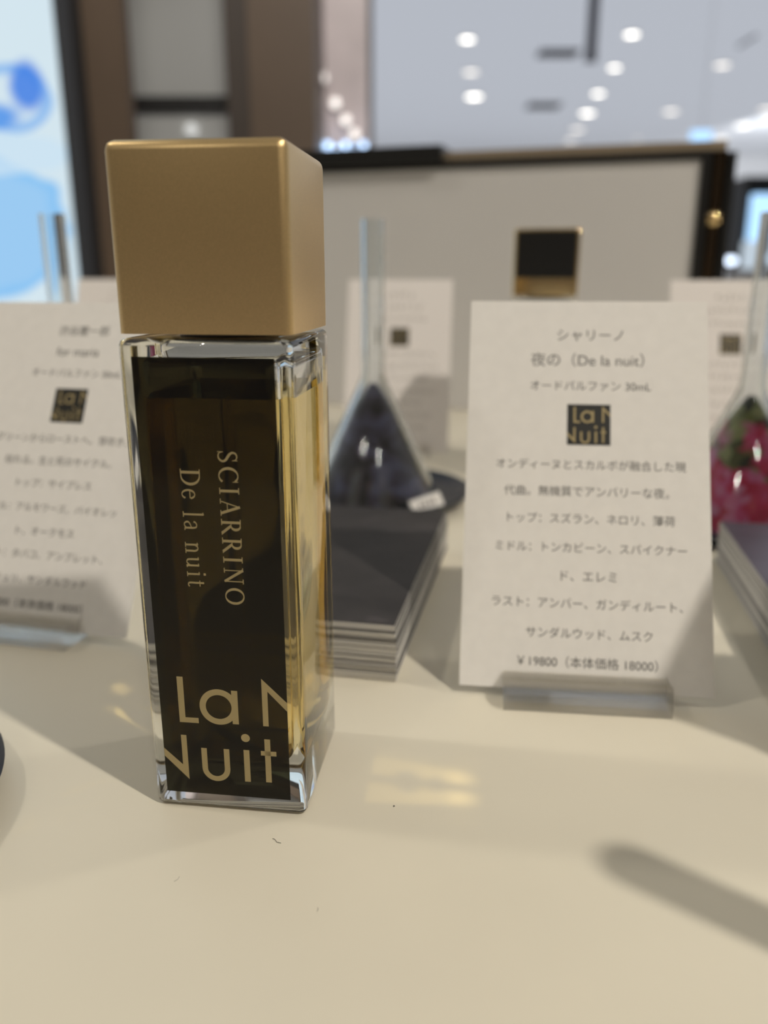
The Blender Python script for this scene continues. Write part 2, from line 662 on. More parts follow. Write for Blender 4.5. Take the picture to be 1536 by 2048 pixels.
G = {
    'S': (0.62, [('s', spline([(.50, .76), (.46, .90), (.31, .965), (.15, .90), (.11, .74), (.20, .60), (.34, .50), (.48, .39), (.53, .25), (.45, .10), (.29, .035), (.13, .09), (.06, .26)]),
                  None), ln((.50, .72), (.50, .99), .035), ln((.065, 0.0), (.065, .29), .035)]),
    'C': (0.82, [pen(arc_pts(.46, .5, .38, .475, 42, 318, 24)), ln((.76, .70), (.76, .98), .035)]),
    'I': (0.42, [ln((.21, 0), (.21, 1), TH), sf(.21, .978), sf(.21, .022)]),
    'A': (0.84, [ln((.12, .02), (.43, 1.0), TN), ln((.41, 1.0), (.74, .02), TH), ln((.23, .36), (.62, .36), .04), sf(.12, .022, .26), sf(.73, .022, .30)]),
    'R': (0.78, [ln((.19, 0), (.19, 1), TH), sf(.17, .022, .32), sf(.14, .978, .22), pen([(.19, .965), (.38, .965)], .045, .045),
                 pen(arc_pts(.36, .735, .20, .235, 90, -90, 14)), pen([(.19, .50), (.38, .50)], .045, .045), ln((.36, .50), (.74, .02), TH), sf(.74, .022, .18)]),
    'N': (0.92, [ln((.17, 0), (.17, 1), TN), ln((.15, .985), (.76, .02), TH), ln((.76, 0), (.76, 1), TN), sf(.13, .978, .22), sf(.17, .022, .26), sf(.76, .978, .26)]),
    'O': (0.92, [pen(arc_pts(.46, .5, .385, .475, 0, 360, 32))]),
    'D': (0.90, [ln((.19, 0), (.19, 1), TH), sf(.14, .978, .22), sf(.14, .022, .22), pen([(.19, .97), (.36, .97)], .045, .045), pen([(.19, .03), (.36, .03)], .045, .045),
                 pen(arc_pts(.36, .5, .42, .47, 90, -90, 20))]),
    'e': (0.60, [pen(arc_pts(.30, .35, .215, .325, 20, 330, 22), .04, .10), ln((.10, .43), (.50, .43), .04)]),
    'l': (0.36, [ln((.18, 0), (.18, 1.06), .10), sf(.18, .022, .28), ln((.08, 1.02), (.2, 1.06), .045)]),
    'a': (0.58, [ln((.42, .05), (.42, .48), .10), pen([(.42, .45), (.39, .62), (.26, .67), (.13, .60), (.11, .52)], .045, .09),
                 pen([(.42, .40), (.26, .35), (.13, .27), (.11, .15), (.20, .04), (.32, .06), (.42, .15)], .04, .09), ln((.42, .06), (.54, .05), .05)]),
    'n': (0.68, [ln((.18, 0), (.18, .66), .10), ln((.07, .62), (.18, .67), .045), sf(.18, .022, .26), pen([(.18, .50), (.28, .63), (.40, .65), (.50, .52), (.50, .30), (.50, 0)], .045, .10), sf(.50, .022, .26)]),
    'u': (0.68, [pen([(.17, .66), (.17, .30), (.19, .10), (.30, .03), (.42, .10), (.50, .20)], .045, .10), ln((.50, 0), (.50, .66), .10), ln((.06, .63), (.18, .65), .045), ln((.39, .63), (.51, .65), .045), ln((.5, .03), (.6, .04), .045)]),
    'i': (0.36, [ln((.18, 0), (.18, .66), .10), ln((.07, .62), (.18, .67), .045), sf(.18, .022, .26), ('s', [(.18, .86), (.18, .98)], [.12, .12])]),
    't': (0.44, [pen([(.19, .86), (.19, .40), (.19, .12), (.27, .03), (.40, .09)], .05, .10), ln((.06, .64), (.38, .64), .045)]),
    ' ': (0.34, []),
}


def serif_down(bm, text, x_base, cap, z_top, z_bot, y):
    """Text set sideways, reading downwards: letter tops point to +x."""
    adv = sum(G[c][0] for c in text)
    gap = ((z_top - z_bot) / cap - adv) / (len(text) - 1)
    cur = 0.0
    for c in text:
        w, strokes = G[c]
        for s in strokes:
            pts, ws = s[1], s[2]
            if ws is None:
                n = len(pts)
                ws = [0.04 + 0.085 * math.sin(PI * k / (n - 1)) ** 2 for k in range(n)]
            y -= 1.5e-7
            strip(bm, [(x_base + p[1] * cap, z_top - (cur + p[0]) * cap) for p in pts], [q * cap for q in ws], y)
        cur += w + gap


def text_mesh(body, thin=-0.006):
    cu = bpy.data.curves.new('line', 'FONT')
    cu.body = body
    cu.size = 1.0
    cu.offset = thin
    ob = bpy.data.objects.new('line', cu)
    COL.objects.link(ob)
    dg = bpy.context.evaluated_depsgraph_get()
    dg.update()
    me = bpy.data.meshes.new_from_object(ob.evaluated_get(dg))
    V = [tuple(v.co) for v in me.vertices]
    F = [tuple(p.vertices) for p in me.polygons]
    bpy.data.objects.remove(ob)
    bpy.data.curves.remove(cu)
    bpy.data.meshes.remove(me)
    return V, F


def set_line(bm, body, width, cx, cz, y):
    """One line of print, width in mm, centred at (cx, cz) on the card face."""
    V, F = text_mesh(body)
    x0, x1 = min(v[0] for v in V), max(v[0] for v in V)
    s = width / (x1 - x0)
    vs = [bm.verts.new(((cx + (v[0] - (x0 + x1) / 2) * s) * 0.001, y, (cz + (v[1] - 0.36) * s) * 0.001)) for v in V]
    for f in F:
        try:
            bm.faces.new([vs[i] for i in f])
        except ValueError:
            pass


# ================================================================== PERFUME BOTTLE
BW, BD, BH = 0.0280, 0.02886, 0.08395


def make_bottle(loc, rz, label, group=None, lettered=True, front_cap=False):
    root = empty('perfume_bottle', loc, rz, label, 'perfume bottle', group)
    hx, hy = BW / 2, BD / 2
    # thick clear body with an air pocket above the liquid
    bm = bmesh.new()
    box(bm, -hx, hx, -hy, hy, 0.0002, BH)
    vert = [e for e in bm.edges if abs(e.verts[0].co.z - e.verts[1].co.z) > 0.01]
    top = [e for e in bm.edges if e.verts[0].co.z > 0.05 and e.verts[1].co.z > 0.05]
    bot = [e for e in bm.edges if e.verts[0].co.z < 0.05 and e.verts[1].co.z < 0.05]
    bevel(bm, vert + top + bot, 0.00125, 4)
    bmesh.ops.recalc_face_normals(bm, faces=bm.faces)
    ix, iy, zl, zt = hx - 0.0027, hy - 0.0027, 0.0745, 0.0805
    b2 = bmesh.new()
    vs, fs = box(b2, -ix, ix, -iy, iy, zl, zt)
    bevel(b2, [e for e in b2.edges if abs(e.verts[0].co.z - e.verts[1].co.z) > 0.002], 0.0022, 5)
    bevel(b2, [e for e in b2.edges if e.verts[0].co.z > zt - 1e-5 and e.verts[1].co.z > zt - 1e-5], 0.0015, 4)
    bmesh.ops.recalc_face_normals(b2, faces=b2.faces)
    low = [f for f in b2.faces if all(abs(v.co.z - zl) < 1e-6 for v in f.verts)]
    bmesh.ops.delete(b2, geom=low, context='FACES_ONLY')
    for f in b2.faces:
        f.normal_flip()
    tmp = bpy.data.meshes.new('tmp')
    b2.to_mesh(tmp)
    b2.free()
    bm.from_mesh(tmp)
    bpy.data.meshes.remove(tmp)
    gb = link('glass_body', bm, M['glass'], root, 35, recalc=False)
    # liquid: its walls are the glass-to-liquid surface
    bm = bmesh.new()
    box(bm, -ix, ix, -iy, iy, 0.0085, zl)
    bevel(bm, [e for e in bm.edges if abs(e.verts[0].co.z - e.verts[1].co.z) > 0.01], 0.0022, 5)
    bevel(bm, [e for e in bm.edges if e.verts[0].co.z < 0.02 and e.verts[1].co.z < 0.02], 0.0042, 6)
    bmesh.ops.recalc_face_normals(bm, faces=bm.faces)
    for f in bm.faces:
        f.material_index = 1 if all(v.co.z > zl - 1e-6 for v in f.verts) else 0
    lq = link('liquid', bm, [M['liquid'], M['liquid_top']], root, 35, recalc=False)
    tag(lq, 'pale amber liquid')
    bm = bmesh.new()
    lathe([(0.0012, 0.011), (0.0012, 0.0740)], 16, bm=bm)
    link('dip_tube', bm, M['tube'], root, 60)
    bm = lathe([(0.0, 0.0838), (0.0085, 0.0838), (0.0085, 0.0850), (0.0, 0.0850)], 40)
    link('collar', bm, M['collar'], root, 40)
    # cap
    cx, cy, c0, c1 = 0.02789 / 2, 0.02744 / 2, 0.0846, 0.11255
    bm = bmesh.new()
    box(bm, -cx, cx, -cy, cy, c0, c1)
    bevel(bm, [e for e in bm.edges if not (e.verts[0].co.z < 0.09 and e.verts[1].co.z < 0.09)], 0.0016, 6)
    cp = link('cap', bm, M['gold_bright'] if front_cap else M['gold'], root, 35)
    tag(cp, 'square gold cap')
    if front_cap:  # black plate stands in for what the polished gold reflects
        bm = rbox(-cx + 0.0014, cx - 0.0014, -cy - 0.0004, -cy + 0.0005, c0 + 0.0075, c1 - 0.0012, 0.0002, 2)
        tag(link('cap_reflection', bm, M['bezel'], cp), 'glossy black square put in for the dark reflection on the cap')
    # label and its lettering
    bm = bmesh.new()
    box(bm, -0.01170, 0.01120, -hy - 0.00008, -hy - 0.00002, 0.00325, 0.0812)
    lb = link('label', bm, M['label'], root)
    tag(lb, 'tall smoked black label')
    if lettered:
        y = -hy - 0.00011
        bm = bmesh.new()
        logo(bm, y)
        tag(link('large_lettering', bm, M['print_gold'], lb, recalc=False), 'large gold sans serif lettering cropped at the edges')
        bm = bmesh.new()
        serif_down(bm, 'SCIARRINO', 1.33, 3.28, 66.7, 40.4, y)
        serif_down(bm, 'De la nuit', -5.05, 3.30, 63.6, 43.2, y)
        tag(link('small_lettering', bm, M['print_gold'], lb, recalc=False), 'two lines of gold serif lettering running downwards')
    return root


bottle = make_bottle((-0.02597, 0.14206, 0), -0.12653, 'tall square glass perfume bottle with satin gold cap and black gold-lettered label')
make_bottle((0.0720, 0.380, 0), -0.19, 'gold-capped bottle with a dark reflection put on its cap as a black square behind the standing price card', lettered=True, front_cap=True)


make_bottle((0.1365, 0.120, 0), -0.03, 'glass perfume bottle beyond the picture edge whose cap shades the price card corner')


# ================================================================== NAME CARDS IN CLEAR STANDS
CW, CHT = 0.0571, 0.0945


def make_stand(loc, rz, label):
    t = math.tan(R(26))
    prof = [(-6.6, 0), (-6.6, 3.9), (-4.4, 6.2), (-0.55 + 3.9 * t, 5.7), (-0.55, 1.8), (0.65, 1.8), (0.65 + 5.6 * t, 7.4), (6.6, 7.4), (8.6, 0)]
    bm = bmesh.new()
    w = 0.01835
    A = [bm.verts.new((-w, y * .001, z * .001 + 0.0001)) for y, z in prof]
    B = [bm.verts.new((w, y * .001, z * .001 + 0.0001)) for y, z in prof]
    bm.faces.new(A)
    bm.faces.new(list(reversed(B)))
    n = len(prof)
    for i in range(n):
        j = (i + 1) % n
        bm.faces.new((A[j], A[i], B[i], B[j]))
    bmesh.ops.triangulate(bm, faces=[f for f in bm.faces if len(f.verts) > 4])
    o = link('card_stand', bm, M['acrylic'])
    o.location = loc
    o.rotation_euler = (0, 0, rz)
    return tag(o, label, 'card stand')


def make_card(loc, rz, lean, label, lines, m='paper', logo_at=(0.5, 62.9), illegible=False, wide=1.0):
    c = empty('name_card', loc, 0, label, 'name card')
    c.rotation_euler = Matrix.Rotation(rz, 3, 'Z').__matmul__(Matrix.Rotation(-lean, 3, 'X')).to_euler()
    bm = bmesh.new()
    box(bm, -CW / 2 * wide, CW / 2 * wide, -0.0002, 0.0002, 0, CHT)
    link('card_sheet', bm, M[m], c)
    y = -0.00025
    bm = bmesh.new()
    if illegible:
        rnd = random.Random(illegible)
        for wd, z, sz in lines:
            x = -wd / 2
            while x < wd / 2:
                k = sz * rnd.uniform(0.7, 0.95)
                for _ in range(4):
                    x0 = x + rnd.uniform(0, k * .6)
                    z0 = z + rnd.uniform(-.45, .45) * sz
                    if rnd.random() < .5:
                        rect(bm, x0, x0 + k * rnd.uniform(.3, .7), z0, z0 + .22, y)
                    else:
                        rect(bm, x0, x0 + .22, z0 - sz * .3, z0 + sz * .3, y)
                x += sz * 1.02
        link('faint_print', bm, M['ink_pale'], c, recalc=False)
    else:
        for body, wd, cx, z in lines:
            set_line(bm, body, wd, cx, z, y)
        link('printed_text', bm, M['ink'], c, recalc=False)
    lx, lz = logo_at
    bm = bmesh.new()
    box(bm, (lx - 5.1) * .001, (lx + 5.1) * .001, -0.00026, -0.00021, (lz - 5.05) * .001, (lz + 5.05) * .001)
    sq = link('logo_square', bm, M['logo_black'], c)
    tag(sq, 'small black square with gold lettering')
    bm = bmesh.new()
    logo(bm, -0.00029, 10.2 / 22.9, lx + 0.1, lz - 16.6 * 10.2 / 22.9)
    link('logo_lettering', bm, M['print_gold'], sq, recalc=False)
    return c


YAW_R = R(-6.34)
make_card((0.0458, 0.1682, 0.0021), YAW_R, R(26), 'cream price card in a clear stand, standing beside the big bottle, sharpest of the cards',
          [('シャリーノ', 15.8, 0.7, 85.6), ('夜の（De la nuit）', 27.0, 0.0, 79.2), ('オードパルファン 30mL', 28.6, 0.8, 72.6),
           ('オンディーヌとスカルボが融合した現', 44.3, 0.9, 52.9), ('代曲。無機質でアンバリーな夜。', 38.4, -0.1, 46.4),
           ('トップ：スズラン、ネロリ、薄荷', 38.8, 1.0, 39.8), ('ミドル：トンカビーン、スパイクナー', 44.0, 1.0, 32.9),
           ('ド、エレミ', 12.7, 0.7, 26.2), ('ラスト：アンバー、ガンディルート、', 43.4, 0.2, 19.8),
           ('サンダルウッド、ムスク', 28.6, 0.8, 12.9), ('￥19800（本体価格 18000）', 31.6, 0.4, 6.3)])
make_stand((0.0456, 0.1680, 0), YAW_R, 'clear acrylic stand holding the sharp price card beside the big bottle')

YAW_L = R(-13.5)
bx = Vector((-0.0690, 0.1968, 0.0021)) - Vector((math.cos(YAW_L), math.sin(YAW_L), 0)) * CW / 2
make_card(bx, YAW_L, R(28), 'cream price card cut by the picture edge, standing behind the dark dish rim',
          [('渋谷慶一郎', 16.2, 0.7, 85.6), ('for maria', 13.6, 0.0, 79.2), ('オードパルファン 30mL', 28.6, 0.8, 72.6),
           ('グリーンからローストへ。芽吹き、', 41.5, 0.0, 52.9), ('枯れる。生と死のサイクル。', 33.5, 0.2, 46.4),
           ('トップ：サイプレス', 23.5, 0.3, 39.8), ('ミドル：アルモワーズ、バイオレッ', 41.5, 0.4, 32.9),
           ('ト、オークモス', 18.0, 0.5, 26.2), ('ラスト：タバコ、アンブレット、', 38.5, 0.2, 19.8),
           ('パチュリ、サンダルウッド', 31.2, 0.4, 12.9), ('￥19800（本体価格 18000）', 31.6, 0.4, 6.3)], wide=1.06)
make_stand(bx + Vector((-0.002, 0.0, -0.0021)), YAW_L, 'clear glinting acrylic stand under the cropped cream card')

BACK = [(15, 85.6, 3.0), (26, 79.2, 3.2), (28, 72.6, 2.4), (42, 52.9, 2.6), (40, 46.4, 2.6), (30, 39.8, 2.6), (40, 32.9, 2.6), (24, 26.2, 2.6), (36, 19.8, 2.6), (30, 12.9, 2.6)]
for loc, rz, lean, lab, sd in (
        ((0.0058, 0.434, 0.0021), R(-6), R(20), 'blurred pinkish price card standing behind the funnel with the grey slate cone', 3),
        ((0.1655, 0.385, 0.0021), R(-8), R(20), 'blurred pinkish price card standing behind the flower funnel', 5),
        ((-0.1620, 0.485, 0.0021), R(-6), R(20), 'plain pale card edge showing between the lit blue panel and the gold cap', 7)):
    make_card(loc, rz, lean, lab, BACK, 'paper_pink', (0.4, 62.5), illegible=sd)
    names = {3: 'clear stand of the blurred card behind the slate funnel', 5: 'clear stand of the blurred card behind the flower funnel',
             7: 'clear stand of the pale card beside the lit blue panel'}
    make_stand((loc[0], loc[1], 0), rz, names[sd])


# ================================================================== STACKS OF POSTCARDS
def sheet_mesh(name, top, side, w, l, t):
    bm = bmesh.new()
    vs, fs = box(bm, 0, w, 0, l, 0, t)
    bmesh.ops.recalc_face_normals(bm, faces=bm.faces)
    for f in bm.faces:
        f.material_index = 0 if f.normal.z > 0.5 else 1
    return link(name, bm, [top, side])


def stack(corner, rz, top, n, w, l, lab_top, lab, group):
    t = 0.00050
    light = sheet_mesh('postcard', top, M['sheet_side'], w, l, t * 0.86)
    dark = light.copy()
    dark.data = light.data.copy()
    dark.data.materials[1] = M['sheet_dark']
    COL.objects.link(dark)
    first = {0: light, 1: dark}
    used = set()
    for k in range(n):
        key = 1 if k in (n - 4, n - 8, 7) else 0
        o = first[key] if key not in used else first[key].copy()
        if key in used:
            COL.objects.link(o)
        used.add(key)
        j = random.uniform(-0.0002, 0.0002)
        tw = R(random.uniform(-0.15, 0.15))
        shift = 0.0004 * max(0, (k - n * 0.62) / n) * 2
        o.location = (corner[0] + j - shift, corner[1] + random.uniform(-0.0003, 0.0003) - shift * 0.6, 0.0002 + k * t)
        o.rotation_euler = (0, 0, rz + tw)
        tag(o, lab_top if k == n - 1 else lab, 'postcard', group)


stack((-0.0462, 0.1860, 0), R(-11.2), M['slate_sheet'], 29, 0.050, 0.0985, 'topmost dark slate postcard of the stack behind the big bottle',
      'postcard in the slate stack behind the big bottle, seen by its edge', 'slate postcards stacked behind the big bottle')
stack((0.0940, 0.1640, 0), R(-10.5), M['violet_sheet'], 29, 0.050, 0.0985, 'topmost dark violet postcard of the stack below the flower funnel',
      'postcard in the violet stack below the flower funnel, seen by its edge', 'violet postcards stacked below the flower funnel')


# ================================================================== FUNNELS ON DARK DISHES
def make_dish(loc, label):
    bm = lathe([(0, 0.0002), (0.033, 0.0002), (0.0385, 0.0016), (0.0415, 0.0046), (0.0420, 0.0054), (0.0413, 0.0058), (0.0400, 0.0050),
                (0.0370, 0.0030), (0.0330, 0.0022), (0, 0.0020)], 96)
    o = link('dish', bm, M['dish'], None, 50)
    o.location = loc
    return tag(o, label, 'dish')


def make_funnel(loc, label, pic, pic_label):
    root = empty('glass_funnel', loc, 0, label, 'funnel')
    r0, zs, zt, rs, t = 0.0270, 0.0500, 0.1125, 0.0046, 0.0011
    # wide rim, faintly bellied cone, then the stem
    out = [(r0, 0.0), (r0 * 0.985, 0.0025), (r0 * 0.79, 0.0148), (r0 * 0.588, 0.0268), (r0 * 0.370, 0.0394), (r0 * 0.235, 0.0470), (rs * 1.05, zs + 0.001), (rs, zs + 0.004), (rs, zt)]
    inn = [(rs - t, zt), (rs - t, zs + 0.0042), (rs * 1.05 - t, zs), (r0 * 0.235 - t * 1.3, 0.0462), (r0 * 0.370 - t * 1.3, 0.0386), (r0 * 0.588 - t * 1.3, 0.0260),
           (r0 * 0.79 - t * 1.3, 0.0140), (r0 * 0.985 - t * 1.3, 0.0022), (r0 - t * 1.3, 0.0)]
    bm = lathe(out + inn, 64, closed=True)
    link('funnel_glass', bm, M['funnel_glass'], root, 60)
    bm = lathe([(r0 * 0.915, 0.0003), (r0 * 0.725, 0.0122), (r0 * 0.525, 0.0245), (r0 * 0.295, 0.0380), (r0 * 0.06, 0.0475), (0, 0.0480)], 64)
    tag(link('picture_cone', bm, pic, root, 60), pic_label)
    return root


F1X, F1Y = 0.1067, 0.0605
dishes = [((-0.0045, 0.343, 0), 'round navy dish under the funnel with the grey slate cone'),
          ((0.1375, 0.306, 0), 'round navy dish under the flower funnel'),
          ((-0.1205, 0.315, 0), 'round navy dish hidden behind the cropped cream card'),
          ((-0.1110, 0.1208, 0), 'navy dish whose curved rim just enters the picture in front of the cropped card'),
          ((F1X, F1Y, 0), 'round navy dish beyond the picture edge close to the viewer')]
for l, s in dishes:
    make_dish(l, s)
make_funnel((-0.0045, 0.343, 0.0021), 'upturned glass funnel over a dark slate cone behind the postcard stack', M['slate_pic'], 'dark slate picture cone')
make_funnel((0.1375, 0.306, 0.0021), 'upturned glass funnel over a pink and green flower cone', M['flower_pic'], 'pink and green flower picture cone')
make_funnel((-0.1205, 0.315, 0.0021), 'glass funnel of which only the stem rises before the lit blue panel', M['slate_pic'], 'picture cone')
make_funnel((F1X, F1Y, 0.0021), 'glass funnel beyond the picture edge whose stem shadow crosses the counter', M['slate_pic'], 'picture cone')

# small white tag leaning on the slate funnel's rim
tg = empty('price_tag', (0.0180, 0.3125, 0.0035), R(24), 'small white tag with a dark smudge on the slate funnel rim', 'tag')
tg.rotation_euler = (R(-32), R(-16), R(12))
bm = rbox(-0.0065, 0.0065, -0.0003, 0.0003, 0, 0.0062, 0.0002, 2)
link('tag_paper', bm, M['paper'], tg)
bm = bmesh.new()
for x0 in (-3.0, -1.2, 0.8, 2.4):
    rect(bm, x0, x0 + 1.1, 2.2, 4.0, -0.00035)
link('tag_print', bm, M['ink_pale'], tg, recalc=False)

# ================================================================== BACK DISPLAY PANEL
P1, P2 = Vector((-0.0378, 0.6175, 0)), Vector((0.1956, 0.5478, 0))
dv = (P2 - P1)
L0 = dv.length
prz = math.atan2(dv.y, dv.x)
pn = empty('display_board', P1, prz, 'upright warm grey display board with black border and bronze frame at the back', 'display board')
x0, x1, zt = -0.052, L0 + 0.001, 0.1620
bm = bmesh.new()
box(bm, x0, x1, 0.0, 0.010, 0.0002, zt)
link('panel_face', bm, M['panel_grey'], pn)
bm = bmesh.new()
for q in ((x0 - 0.006, x0, 0.0002, zt + 0.0050), (x1, x1 + 0.006, 0.0002, zt + 0.0050), (x0, x1, zt, zt + 0.0050)):
    box(bm, q[0], q[1], -0.002, 0.012, q[2], q[3])
link('black_border', bm, M['bezel'], pn)
bm = bmesh.new()
for q in ((x0 - 0.018, x0 - 0.006, 0.0002, zt + 0.0105), (x0 - 0.006, x1 + 0.014, zt + 0.0050, zt + 0.0105)):
    box(bm, q[0], q[1], -0.001, 0.030, q[2], q[3])
link('bronze_frame', bm, M['bronze'], pn)
bm = lathe([(0, 0.0002), (0.0052, 0.0002), (0.0052, zt + 0.005), (0, zt + 0.005)], 32, c=(x1 + 0.0105, 0.006, 0))
link('side_post', bm, M['bronze_dark'], pn, 60)
bm = lathe([(0, 0.1225), (0.0050, 0.1228), (0.0068, 0.1245), (0.0072, 0.1275), (0.0068, 0.1300), (0.0050, 0.1318), (0, 0.1320)], 40, c=(x1 + 0.0105, 0.006, 0))  # gold ring modelled in place of a lamp highlight on the post
tag(link('post_highlight', bm, M['gold_bright'], pn, 60), 'small gold ring added as the highlight on the dark post')
bm = bmesh.new()
box(bm, x1 + 0.0157, x1 + 0.0205, 0.0, 0.03, 0.0002, zt + 0.004)
link('dark_side_strip', bm, M['bezel'], pn)
# flat black box lying along the frame's top
bm = rbox(-0.060, 0.082, -0.012, 0.018, -0.0075, 0.0035, 0.0005, 2)
bb = link('black_bar', bm, M['bezel'])
bb.rotation_euler = (0, 0, prz)
bb.location = (P1.x + 0.001, P1.y + 0.004, zt + 0.0107)
tag(bb, 'thin black bar lying along the top of the bronze frame', 'bar')

# ================================================================== LIT POSTER
e0 = at_y(131, 290, 1.03)
po = empty('lightbox_poster', (e0.x, 1.03, CAM_H), R(4), 'tall backlit poster with blue watercolour bubbles behind the cropped card', 'lit poster')
bm = bmesh.new()
box(bm, -0.55, -0.0005, 0, 0.004, FLOOR_Z - CAM_H + 0.09, 1.1)
link('lit_print', bm, M['poster'], po)
bm = bmesh.new()
box(bm, -0.57, 0.004, 0.0045, 0.05, FLOOR_Z - CAM_H + 0.0, 1.12)
link('box_frame', bm, M['black'], po)


# ================================================================== CEILING LIGHTS AND FITTINGS
def downlight(u, v, label, dim=False, r=0.055):
    p = at_z(u, v, CEIL_Z)
    root = empty('ceiling_downlight', p, 0, label, 'downlight', 'round downlights in the white ceiling')
    bm = lathe([(r * 1.25, 0.0), (r * 1.25, -0.012), (r * 1.02, -0.012), (r * 1.02, 0.0)], 24, closed=True)
    link('trim_ring', bm, M['lamp_ring'], root, 60)
    bm = lathe([(0, -0.004), (r, -0.004), (r, -0.001), (0, -0.001)], 24)
    link('lens', bm, M['lamp_dim'] if dim else M['lamp'], root)
    return root


downlight(934.6, 77, 'topmost of the three downlights in a column above the grey panel')
downlight(942, 143, 'middle of the three downlights in a column above the grey panel', True, 0.07)
downlight(948, 192, 'brightest and lowest of the three downlights in a column above the grey panel', r=0.085)
downlight(1263.6, 67, 'topmost of the slanting row of downlights beside the hanging rod')
downlight(1229, 134, 'second from the top of the slanting row of downlights beside the rod')
downlight(1196.6, 186, 'third from the top of the slanting row of downlights below the rod', r=0.065)
downlight(1174.6, 225.5, 'bright fourth from the top of the slanting row of downlights below the rod', r=0.085)
downlight(1155.8, 258, 'dim fifth from the top of the slanting row of downlights below the rod', True, 0.09)
downlight(1141, 280, 'faint lowest of the slanting row of downlights, touching the panel frame', True, 0.08)
downlight(1444.6, 129, 'topmost of the outer line of three downlights nearest the picture corner', True, 0.07)
downlight(1342, 222, 'lone dim downlight between the slanting row and the outer line', True, 0.09)
downlight(1485.5, 250.5, 'downlight above the dark shop shelf beside the panel corner', True, 0.10)
downlight(1442, 277, 'pale downlight beside the blue lit screen over the panel corner', True, 0.09)
downlight(1275, 277, 'faintest downlight, almost lost above the bronze frame', True, 0.05)
downlight(1534, 218, 'downlight cut by the picture edge', True, 0.09)


def vent(u0, v0, u1, v1, label):
    a = at_z(u0, v1, CEIL_Z)
    b = at_z(u1, v0, CEIL_Z)
    root = empty('ceiling_vent', ((a.x + b.x) / 2, (a.y + b.y) / 2, CEIL_Z), 0, label, 'vent')
    hx, hy = (b.x - a.x) / 2, (b.y - a.y) / 2
    bm = bmesh.new()
    box(bm, -hx, hx, -hy, hy, -0.015, -0.001)
    link('vent_frame', bm, M['vent'], root)
    for k in range(4):
        y = -hy + (k + 0.5) * hy / 2
        bm = bmesh.new()
        box(bm, -hx * 0.92, hx * 0.92, y - hy * 0.08, y + hy * 0.08, -0.02, -0.015)
        link('slat', bm, M['black'], root)


vent(1072, 98, 1162, 112, 'dark ceiling vent beside the hanging rod')
vent(1050, 205, 1125, 216, 'faint dark ceiling vent below the hanging rod')
vent(1478, 68, 1512, 92, 'small dark ceiling vent in the far corner above the outer downlights')

pr_ = at_y(1181, 120, 5.0)
rod = empty('hanging_rod', pr_, 0, 'dark grey rod hanging from the ceiling between the downlights', 'rod')
bm = bmesh.new()
box(bm, -0.026, 0.026, -0.02, 0.02, 0, CEIL_Z - pr_.z)
link('rod_tube', bm, M['vent'], rod)
bm = rbox(-0.030, 0.030, -0.024, 0.024, -0.01, 0.03, 0.004, 2)
link('end_cap', bm, M['vent'], rod)

# pale column; four glowing discs stand in for downlights reflected in it
M['pale_column'] = pbr('pale_pink_column', (0.82, 0.72, 0.74), 0.4, noise=0.12, nscale=9)
M['column_reflection'] = emit('column_reflection_glow', (1.0, 0.92, 0.86), 1.7)
c0, c1 = at_y(634, 150, 2.0), at_y(735, 150, 2.0)
bm = bmesh.new()
box(bm, c0.x, c1.x, 2.0, 2.2, FLOOR_Z, 1.7)
tag(link('pillar.003', bm, M['pale_column']), kind='structure')
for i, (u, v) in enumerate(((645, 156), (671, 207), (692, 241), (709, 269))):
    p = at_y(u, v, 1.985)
    r = empty('wall_glow', p, 0, ('topmost', 'second highest', 'third highest', 'lowest')[i] + ' of four glowing discs put in for downlight reflections on the pale pink column', 'lamp', 'glowing discs for reflections on the pale column')
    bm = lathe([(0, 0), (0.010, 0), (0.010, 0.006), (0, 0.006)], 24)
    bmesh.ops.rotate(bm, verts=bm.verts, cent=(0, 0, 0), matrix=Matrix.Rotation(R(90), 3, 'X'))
    link('glow_disc', bm, M['column_reflection'], r)
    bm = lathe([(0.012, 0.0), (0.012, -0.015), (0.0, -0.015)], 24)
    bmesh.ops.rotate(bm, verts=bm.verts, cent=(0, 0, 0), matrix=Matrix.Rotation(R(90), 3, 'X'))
    link('reflection_backing', bm, M['lamp_ring'], r)
p = at_y(365, 246, 2.29)
r = empty('wall_glow', (p.x, 2.385, p.z), 0, 'single small round lamp on the grey wall between the brown pillars', 'lamp')
bm = lathe([(0, 0.004), (0.014, 0.004), (0.014, -0.012), (0, -0.012)], 24)
bmesh.ops.rotate(bm, verts=bm.verts, cent=(0, 0, 0), matrix=Matrix.Rotation(R(90), 3, 'X'))
link('glow_disc', bm, emit('faint_lamp', (0.95, 0.95, 0.92), 0.8), r)


# ================================================================== FAR SHOP FITTINGS BESIDE THE PANEL
def block_at(name, u0, v0, u1, v1, Y, depth, m, parent=None, to_floor=False):
    a, b = at_y(u0, v1, Y), at_y(u1, v0, Y)
    bm = bmesh.new()
    o0 = parent.location if parent else Vector((0, 0, 0))
    box(bm, a.x - o0.x, b.x - o0.x, Y - o0.y, Y + depth - o0.y, (FLOOR_Z if to_floor else a.z) - o0.z, b.z - o0.z)
    return link(name, bm, m, parent)


